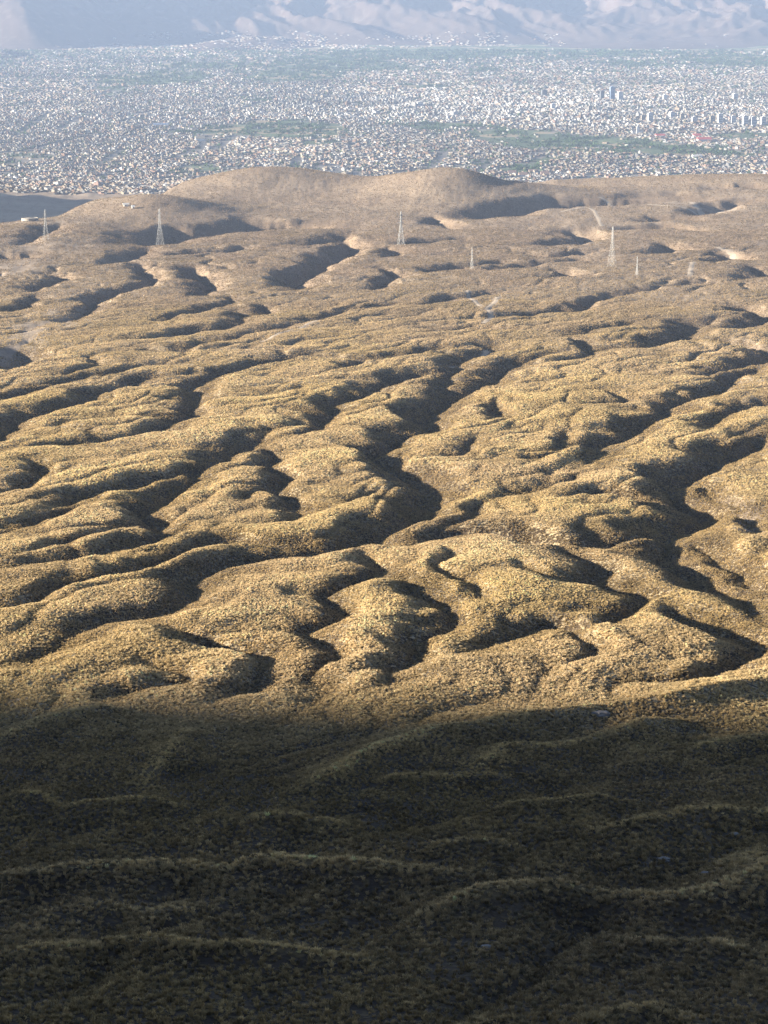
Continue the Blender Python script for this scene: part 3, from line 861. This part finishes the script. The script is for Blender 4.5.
# city trees along the river and parks
M_TREE = tint_mat("tree_leaves", 'INSTANCER')
def crown_src(k):
    r = np.random.default_rng(400 + k); v, f = [], []
    for i in range(46):
        d = r.normal(size=3); d /= np.linalg.norm(d); d[2] = abs(d[2]) * .9 + .05
        c = d * r.uniform(.3, .55) * np.array([1, 1, 1.25]); a = r.normal(size=3); b = r.normal(size=3)
        n = len(v); v += [tuple(c + a * .13), tuple(c + b * .13), tuple(c - (a + b) * .1)]; f.append((n, n + 1, n + 2))
    return bpy.data.objects.new("tree_form", mesh_from("tree_form", v, f, M_TREE))
crowns = [crown_src(k) for k in range(3)]
def scatter_trees():
    n = 150000
    y = np.sqrt(rng.uniform(8000 ** 2, 19500 ** 2, n)); x = rng.uniform(-.2, .2, n) * y
    g = green_mask(x, y)
    c = perlin(x / 130, y / 160, 321)
    river = np.zeros(n)
    for bx, by, rx, ry in [(270, 128, 70, 5), (330, 136, 40, 3), (200, 130, 30, 3), (470, 130, 50, 6), (560, 142, 50, 7), (640, 148, 40, 6), (520, 168, 30, 6), (700, 150, 50, 5), (400, 124, 40, 3), (185, 173, 14, 5)]:
        p = city_pt(bx, by); sy = abs(city_pt(bx, by - ry)[1] - p[1])
        river = np.maximum(river, np.exp(-((x - p[0]) / (rx / F * p[1])) ** 2 - ((y - p[1]) / sy) ** 2))
    pr = 0.12 * (c > -.1) + 0.02 + 0.22 * (g > .33) * (c > 0) + 0.75 * sstep(.3, .7, river) * (c > -.15)
    k = (rng.uniform(size=n) < pr) & ~((y < 8650) & (ground_z(x, y)[0] > CITY_Z + 25))
    x, y = x[k], y[k]; n = len(x)
    s = rng.uniform(7, 16, n) * (1 + .5 * sstep(11000, 18000, y))
    t = np.array([.045, .075, .03]) * rng.uniform(.6, 1.5, (n, 1))
    scatter("city_trees", np.stack([x, y, range_z(x, y)], 1), np.stack([0 * x, 0 * x, rng.uniform(0, 6, n)], 1), np.stack([s, s, s * rng.uniform(.7, 1.3, n)], 1), t, rng.integers(0, 3, n), crowns, "dark green tree belts along the river and city parks", "trees")
scatter_trees()

# tower blocks that stand out
M_GLASS = flat_mat("dark_window_glass", (.05, .06, .08), .25)
M_RED = flat_mat("red_roof_sheet", (.50, .12, .11), .7, .3)
M_WHITE = flat_mat("white_render", (.55, .54, .52), .8, .1)
M_BLUE = flat_mat("blue_grey_cladding", (.22, .28, .38), .5, .15)
def part(name, v, f, mat, parent):
    o = bpy.data.objects.new(name, mesh_from(name, v, f, mat)); col.objects.link(o); o.parent = parent
    return o
def root(name, loc, rz=0):
    e = bpy.data.objects.new(name, None); col.objects.link(e); e.location = loc; e.rotation_euler = (0, 0, rz); e.empty_display_size = 5
    return e
def tower(px, py, wpx, hpx_, mat, label, rz=0.25):
    p = city_pt(px, py); mpp = p[1] / F
    w, h = wpx * mpp, hpx_ * mpp
    t = tag(root("tower_block", (p[0], p[1], CITY_Z), rz), label, "tower block", "tower blocks rising over the city")
    v, f = [], []; box(v, f, -w / 2, w / 2, -w * .4, w * .4, -1, h)
    part("wall", v, f, mat, t)
    v, f = [], []; box(v, f, -w * .2, w * .2, -w * .15, w * .15, h, h + 3.5)
    part("roof_hut", v, f, mat, t)
    nfl = max(3, int(h / 7))
    for i in range(nfl):
        z = (i + .45) * h / nfl; hh = h / nfl * .36
        v, f = [], []
        box(v, f, -w / 2 + w * .08, w / 2 - w * .08, -w * .4 - .15, -w * .4 + .3, z, z + hh, True)
        box(v, f, -w / 2 - .15, -w / 2 + .3, -w * .3, w * .3, z, z + hh, True)
        part("window_band", v, f, M_GLASS, t)
for a in [(612, 100, 4.5, 13, M_BLUE, "slim blue-grey tower block, tallest in the city skyline"), (620, 101, 5, 9, M_WHITE, "white tower block beside the slim blue-grey tower"),
          (602, 100, 4, 9, M_PAL[4], "grey tower block on the other side of the blue-grey tower"), (544, 97, 5, 7, M_PAL[4], "lone grey tower block among low houses of the city centre"),
          (650, 122, 5, 9, M_WHITE, "white tower block standing alone above the park belt"), (643, 121, 4, 6, M_PAL[1], "short cream block next to the lone white tower"),
          (720, 124, 5, 10, M_WHITE, "tall white tower block at the start of the right-hand row"), (712, 123, 5, 7, M_PAL[1], "cream tower block before the tall white one"),
          (733, 124, 5, 8, M_WHITE, "white tower block second in the right-hand row"), (745, 126, 5, 10, M_WHITE, "tall white tower block third in the right-hand row"),
          (753, 126, 5, 9, M_WHITE, "white tower block fourth in the right-hand row"), (763, 125, 5, 8, M_WHITE, "white tower block at the right frame edge"),
          (694, 123, 5, 6, M_WHITE, "short white block before the cream tower"), (682, 120, 4, 6, M_PAL[1], "short cream block in the middle of the white centre"),
          (672, 118, 5, 6, M_WHITE, "short white block behind the church grounds"), (553, 110, 4, 6, M_WHITE, "white block in the centre of the pale district"),
          (505, 103, 4, 5, M_PAL[1], "cream block over the houses left of the grey tower"), (590, 112, 4, 6, M_PAL[1], "cream block in front of the slim tower"),
          (665, 100, 4, 5, M_WHITE, "small white block right of the slim tower"), (735, 100, 5, 6, M_WHITE, "white block far behind the right-hand row"),
          (455, 116, 5, 4, M_WHITE, "broad low white block left of the park belt"), (420, 107, 5, 5, M_WHITE, "white block in the pale district's left half")]:
    tower(*a)

def hall(px, py, wpx, hm, roofmat, label, name="hall", cat="hall", rz=0.2, dm=18):
    p = city_pt(px, py); w = wpx * p[1] / F
    t = tag(root(name, (p[0], p[1], CITY_Z), rz), label, cat)
    v, f = [], []; box(v, f, -w / 2, w / 2, -dm / 2, dm / 2, -1, hm); part("wall", v, f, M_WHITE, t)
    v = [(-w / 2 - 1, -dm / 2 - 1, hm + .01), (w / 2 + 1, -dm / 2 - 1, hm + .01), (w / 2 + 1, dm / 2 + 1, hm + .01), (-w / 2 - 1, dm / 2 + 1, hm + .01), (-w / 2 - 1, 0, hm + dm * .32), (w / 2 + 1, 0, hm + dm * .32)]
    f = [(0, 1, 5, 4), (3, 4, 5, 2), (0, 4, 3), (1, 2, 5)]
    part("roof", v, f, roofmat, t)
    return t
hall(704, 141, 14, 8, M_RED, "long hall with bright red roof among the trees", dm=30)
hall(697, 137, 8, 7, M_RED, "smaller red roofed hall behind the long red one", dm=26)
hall(660, 137, 9, 7, M_RED, "red roofed hall right of the white church", dm=24)
hall(652, 138, 5, 6, M_PAL[5], "pink roofed hall beside the white church", dm=20)
hall(697, 158, 9, 6, M_WHITE, "pale roofed hall alone in the dark tree belt", dm=26)
hall(161, 126, 14, 7, M_BLUE, "long pale blue roofed hall in the left of the city", dm=22)
hall(200, 141, 9, 12, M_PAL[1], "large cream hall among the diagonal streets", dm=40)
for i, (px, py, lab) in enumerate([(512, 174, "first"), (523, 176, "second"), (533, 173, "third"), (545, 175, "fourth")]):
    hall(px, py, 8, 5, M_PAL[5], f"{lab} of four pink roofed sheds behind the long brown hill", "shed", "shed", .1, 30)
for px, py, wpx, lab in [(126, 206, 4, "long white shed at the mouth of the shaded valley"), (133, 208, 2, "short white shed at the mouth of the shaded valley")]:
    q = unproject(px, py); zq = float(ground_z(np.array([q[0]]), np.array([q[1]]))[0][0])
    t = hall(px, py, 1, 3, M_WHITE, lab, "shed", "shed", dm=7)
    for c in t.children: c.scale = (wpx * q[1] / F / (city_pt(px, py)[1] / F), 1, 1)
    t.location = (q[0], q[1], zq)
def church(px, py):
    p = city_pt(px, py)
    t = tag(root("church", (p[0], p[1], CITY_Z), .15), "white church with a pointed tower in the green belt", "church")
    v, f = [], []; box(v, f, -26, 26, -12, 12, -1, 14); part("nave", v, f, M_WHITE, t)
    v = [(-27, -13, 14.01), (27, -13, 14.01), (27, 13, 14.01), (-27, 13, 14.01), (-27, 0, 22), (27, 0, 22)]; part("roof", v, [(0, 1, 5, 4), (3, 4, 5, 2), (0, 4, 3), (1, 2, 5)], M_PAL[4], t)
    v, f = [], []; box(v, f, -6, 6, -18, -12.2, -1, 30); tw = part("bell_tower", v, f, M_WHITE, t)
    v = [(-6.4, -18.4, 30.01), (6.4, -18.4, 30.01), (6.4, -11.8, 30.01), (-6.4, -11.8, 30.01), (0, -15, 46)]; part("spire", v, [(0, 1, 4), (1, 2, 4), (2, 3, 4), (3, 0, 4)], M_WHITE, tw)
church(637, 134)

# ------------------------------------------------------------------ pylons on the plateau
M_STEEL = flat_mat("galvanised_steel", (.40, .40, .39), .55, .12, .1)
M_INS = flat_mat("glazed_insulator", (.25, .2, .17), .3)
def bar(v, f, a, b, r):
    a, b = Vector(a), Vector(b); d = (b - a).normalized()
    u = d.cross(Vector((0, 0, 1)) if abs(d.z) < .9 else Vector((1, 0, 0))).normalized(); w = d.cross(u)
    n = len(v)
    for p in (a, b):
        for s, t in ((1, 1), (-1, 1), (-1, -1), (1, -1)): v.append(tuple(p + u * r * s + w * r * t))
    f += [(n, n + 1, n + 5, n + 4), (n + 1, n + 2, n + 6, n + 5), (n + 2, n + 3, n + 7, n + 6), (n + 3, n, n + 4, n + 7), (n + 4, n + 5, n + 6, n + 7), (n + 3, n + 2, n + 1, n)]
def pylon(px, base_py, top_py, label, rz, thick=1.0, narrow=1.0):
    q = unproject(px, base_py)
    z = float(ground_z(np.array([q[0]]), np.array([q[1]]))[0][0])
    rt = ray(px, top_py); h = q[1] / rt[1] * rt[2] - z
    rootz = z - 0.3
    t = tag(root("pylon", (q[0], q[1], z - .6), rz), label, "pylon", "power line pylons on the plateau")
    b, wst, top = h * .085 * narrow, h * .022 * narrow, h * .012
    zw = h * .62
    def half(zz): return b + (wst - b) * zz / zw if zz < zw else wst + (top - wst) * (zz - zw) / (h - zw)
    r = .040 * thick
    for sx, sy in ((1, 1), (-1, 1), (-1, -1), (1, -1)):
        v, f = [], []
        zs = [0, zw, h]
        for z1, z2 in zip(zs, zs[1:]): bar(v, f, (sx * half(z1), sy * half(z1), z1), (sx * half(z2), sy * half(z2), z2), r * 1.5)
        part("leg", v, f, M_STEEL, t)
    lv = [0]
    while lv[-1] < h * .97: lv.append(min(h, lv[-1] + max(half(lv[-1]) * 1.9, h * .035)))
    for sd in range(4):
        v, f = [], []
        c = [(1, 1), (-1, 1), (-1, -1), (1, -1)]; p1, p2 = c[sd], c[(sd + 1) % 4]
        for z1, z2 in zip(lv, lv[1:]):
            a, bb = half(z1), half(z2)
            bar(v, f, (p1[0] * a, p1[1] * a, z1), (p2[0] * bb, p2[1] * bb, z2), r); bar(v, f, (p2[0] * a, p2[1] * a, z1), (p1[0] * bb, p1[1] * bb, z2), r)
            bar(v, f, (p1[0] * bb, p1[1] * bb, z2), (p2[0] * bb, p2[1] * bb, z2), r)
        part("lattice_bracing", v, f, M_STEEL, t)
    for zf, ln in ((.66, .085), (.77, .075), (.88, .065)):
        zz = h * zf; L = h * ln * narrow
        v, f = [], []
        for s in (-1, 1):
            for e in (-1, 1):
                bar(v, f, (s * half(zz) * .9, e * half(zz) * .9, zz), (s * L, 0, zz + .2), r); bar(v, f, (s * half(zz) * .9, e * half(zz) * .9, zz + h * .035), (s * L, 0, zz + .2), r)
        ca = part("cross_arm", v, f, M_STEEL, t)
        for s in (-1, 1):
            v, f = [], []; bar(v, f, (s * L, 0, zz + .1), (s * L, 0, zz - h * .035), .13)
            part("insulator", v, f, M_INS, ca)
    return t
pylon(46, 240, 209, "pale steel lattice pylon nearest the left frame edge, above the eroded bank", .5, 1.5)
pylon(160, 239, 208, "steel lattice pylon standing beside the small rounded hill with the dark shadow", .6, 1.3)
pylon(401, 244, 211, "bright steel lattice pylon in the middle of the plateau before the long hill", .4, 2.4)
pylon(612, 267, 226, "tallest steel lattice pylon, right of the long hill's shadow", .9, 1.1)
pylon(637, 275, 256, "small slender pylon just right of the tallest pylon", .9, 1.0, .7)
pylon(472, 268, 247, "small faint pylon between the bright middle pylon and the tallest one", .7, .9, .8)

# ------------------------------------------------------------------ tracks, water basin, boulder
M_TRACK = flat_mat("pale_track_dust", (.46, .38, .29), .95, .25)
def track(pts, width, label, mat=M_TRACK):
    L = world_line(pts, 0, 5.0)
    d = np.gradient(L, axis=0); d /= np.linalg.norm(d, axis=1)[:, None] + 1e-9
    nrm = np.stack([-d[:, 1], d[:, 0]], 1)
    v, f = [], []
    offs = np.linspace(-.5, .5, 4)
    for k, o in enumerate(offs):
        p = L + nrm * (o * width * (1 + .25 * perlin(np.arange(len(L)) * .3, np.full(len(L), k * 3.7), 77))[:, None])
        z = ground_z(p[:, 0], p[:, 1])[0] + .22 - .25 * (abs(o) > .4)
        v.append(np.concatenate([p, z[:, None]], 1))
    n = len(L); V = np.concatenate(v)
    for k in range(3):
        for i in range(n - 1): f.append((k * n + i, k * n + i + 1, (k + 1) * n + i + 1, (k + 1) * n + i))
    o = bpy.data.objects.new("dirt_track", mesh_from("dirt_track", V, f, mat, True)); col.objects.link(o)
    return tag(o, label, "track", kind="structure")
for tp, tw, lab in TRACKS: track(tp, tw, lab)

def blob(name, q, dims, seed, mat, label, cat, sink=.3):
    import bmesh
    bm = bmesh.new(); bmesh.ops.create_icosphere(bm, subdivisions=4, radius=1)
    for w in bm.verts:
        c = w.co.copy(); p = np.array([c.x * 1.3 + seed, c.y * 1.3 + c.z * .9])
        k = 1 + .28 * float(fbm(np.array([p[0]]), np.array([p[1]]), 3, seed)[0])
        w.co = Vector((round(c.x * k * 5) / 5 * .35 + c.x * k * .65, c.y * k, max(c.z * k, -.4) if c.z < .62 else .62 + (c.z * k - .62) * .35))
        w.co = Vector((w.co.x * dims[0], w.co.y * dims[1], w.co.z * dims[2]))
    me = bpy.data.meshes.new(name); bm.to_mesh(me); bm.free(); me.materials.append(mat)
    o = bpy.data.objects.new(name, me); col.objects.link(o)
    z = float(ground_z(np.array([q[0]]), np.array([q[1]]))[0][0])
    o.location = (q[0], q[1], z + dims[2] * (1 - sink) * .35)
    return tag(o, label, cat)
M_ROCK = flat_mat("grey_rock", (.27, .25, .23), .9, .3)
blob("boulder", unproject(601, 718), (2.9, 1.6, 1.5), 3, M_ROCK, "grey flat-topped boulder at the edge of the shade", "boulder")
for i, (px, py, s, lab) in enumerate([(486, 951, .8, "small bluish stone on the lowest dark slope"), (664, 856, 1.2, "low grey rock above the wavy grass crest"), (706, 868, 1.0, "grey rock beside the golden bank at right"), (735, 826, .9, "grey stone near the right frame edge")]):
    blob("rock", unproject(px, py), (1.3 * s, .8 * s, .5 * s), 11 + i, M_ROCK, lab, "rock")
M_BASIN = flat_mat("pale_concrete", (.33, .30, .26), .8, .15)
def basin(px, py):
    q = unproject(px, py); z = float(ground_z(np.array([q[0]]), np.array([q[1]]))[0][0])
    n = 28; v, f = [], []
    rr = [(13.5, -3), (13.5, 5), (12.6, 5), (12.6, 4.2), (0.01, 5.6)]
    for r_, zz in rr:
        for i in range(n): v.append((r_ * math.cos(i * 2 * math.pi / n), r_ * math.sin(i * 2 * math.pi / n), zz))
    for k in range(len(rr) - 1):
        for i in range(n): f.append((k * n + i, k * n + (i + 1) % n, (k + 1) * n + (i + 1) % n, (k + 1) * n + i))
    t = tag(root("water_tank", (q[0], q[1], z)), "round pale water tank before the shaded side valley", "water tank")
    part("wall", v[:3 * n], f[:2 * n], M_BASIN, t); part("roof", v[3 * n:] , [tuple(i - 3 * n for i in a) for a in f[3 * n:]], M_BASIN, t)
basin(30, 221)

# ------------------------------------------------------------------ haze
HAZE_DENSITY = 2.8e-5
def haze():
    x, y0, y1 = 15700, -4200, 33500
    zb, zt = min(CITY_Z, float(Zg.min()), float(Zr.min())) - 1.0, max(PEAK_TOP, float(Zr.max())) + 20
    v, f = [], []; box(v, f, -x, x, y0, y1, zb, zt, True)
    m = bpy.data.materials.new("valley_haze"); m.use_nodes = True; nt = m.node_tree; nt.nodes.clear()
    out = nt.nodes.new("ShaderNodeOutputMaterial"); pv = nt.nodes.new("ShaderNodeVolumePrincipled")
    pv.inputs['Color'].default_value = (0.42, 0.55, 0.80, 1); pv.inputs['Density'].default_value = HAZE_DENSITY; pv.inputs['Anisotropy'].default_value = 0.0
    nt.links.new(pv.outputs[0], out.inputs['Volume'])
    o = bpy.data.objects.new("haze", mesh_from("haze", v, f, m)); col.objects.link(o)
    tag(o, "pale blue haze filling the valley air", "haze", kind="stuff")
    print("haze", zb, zt)
haze()
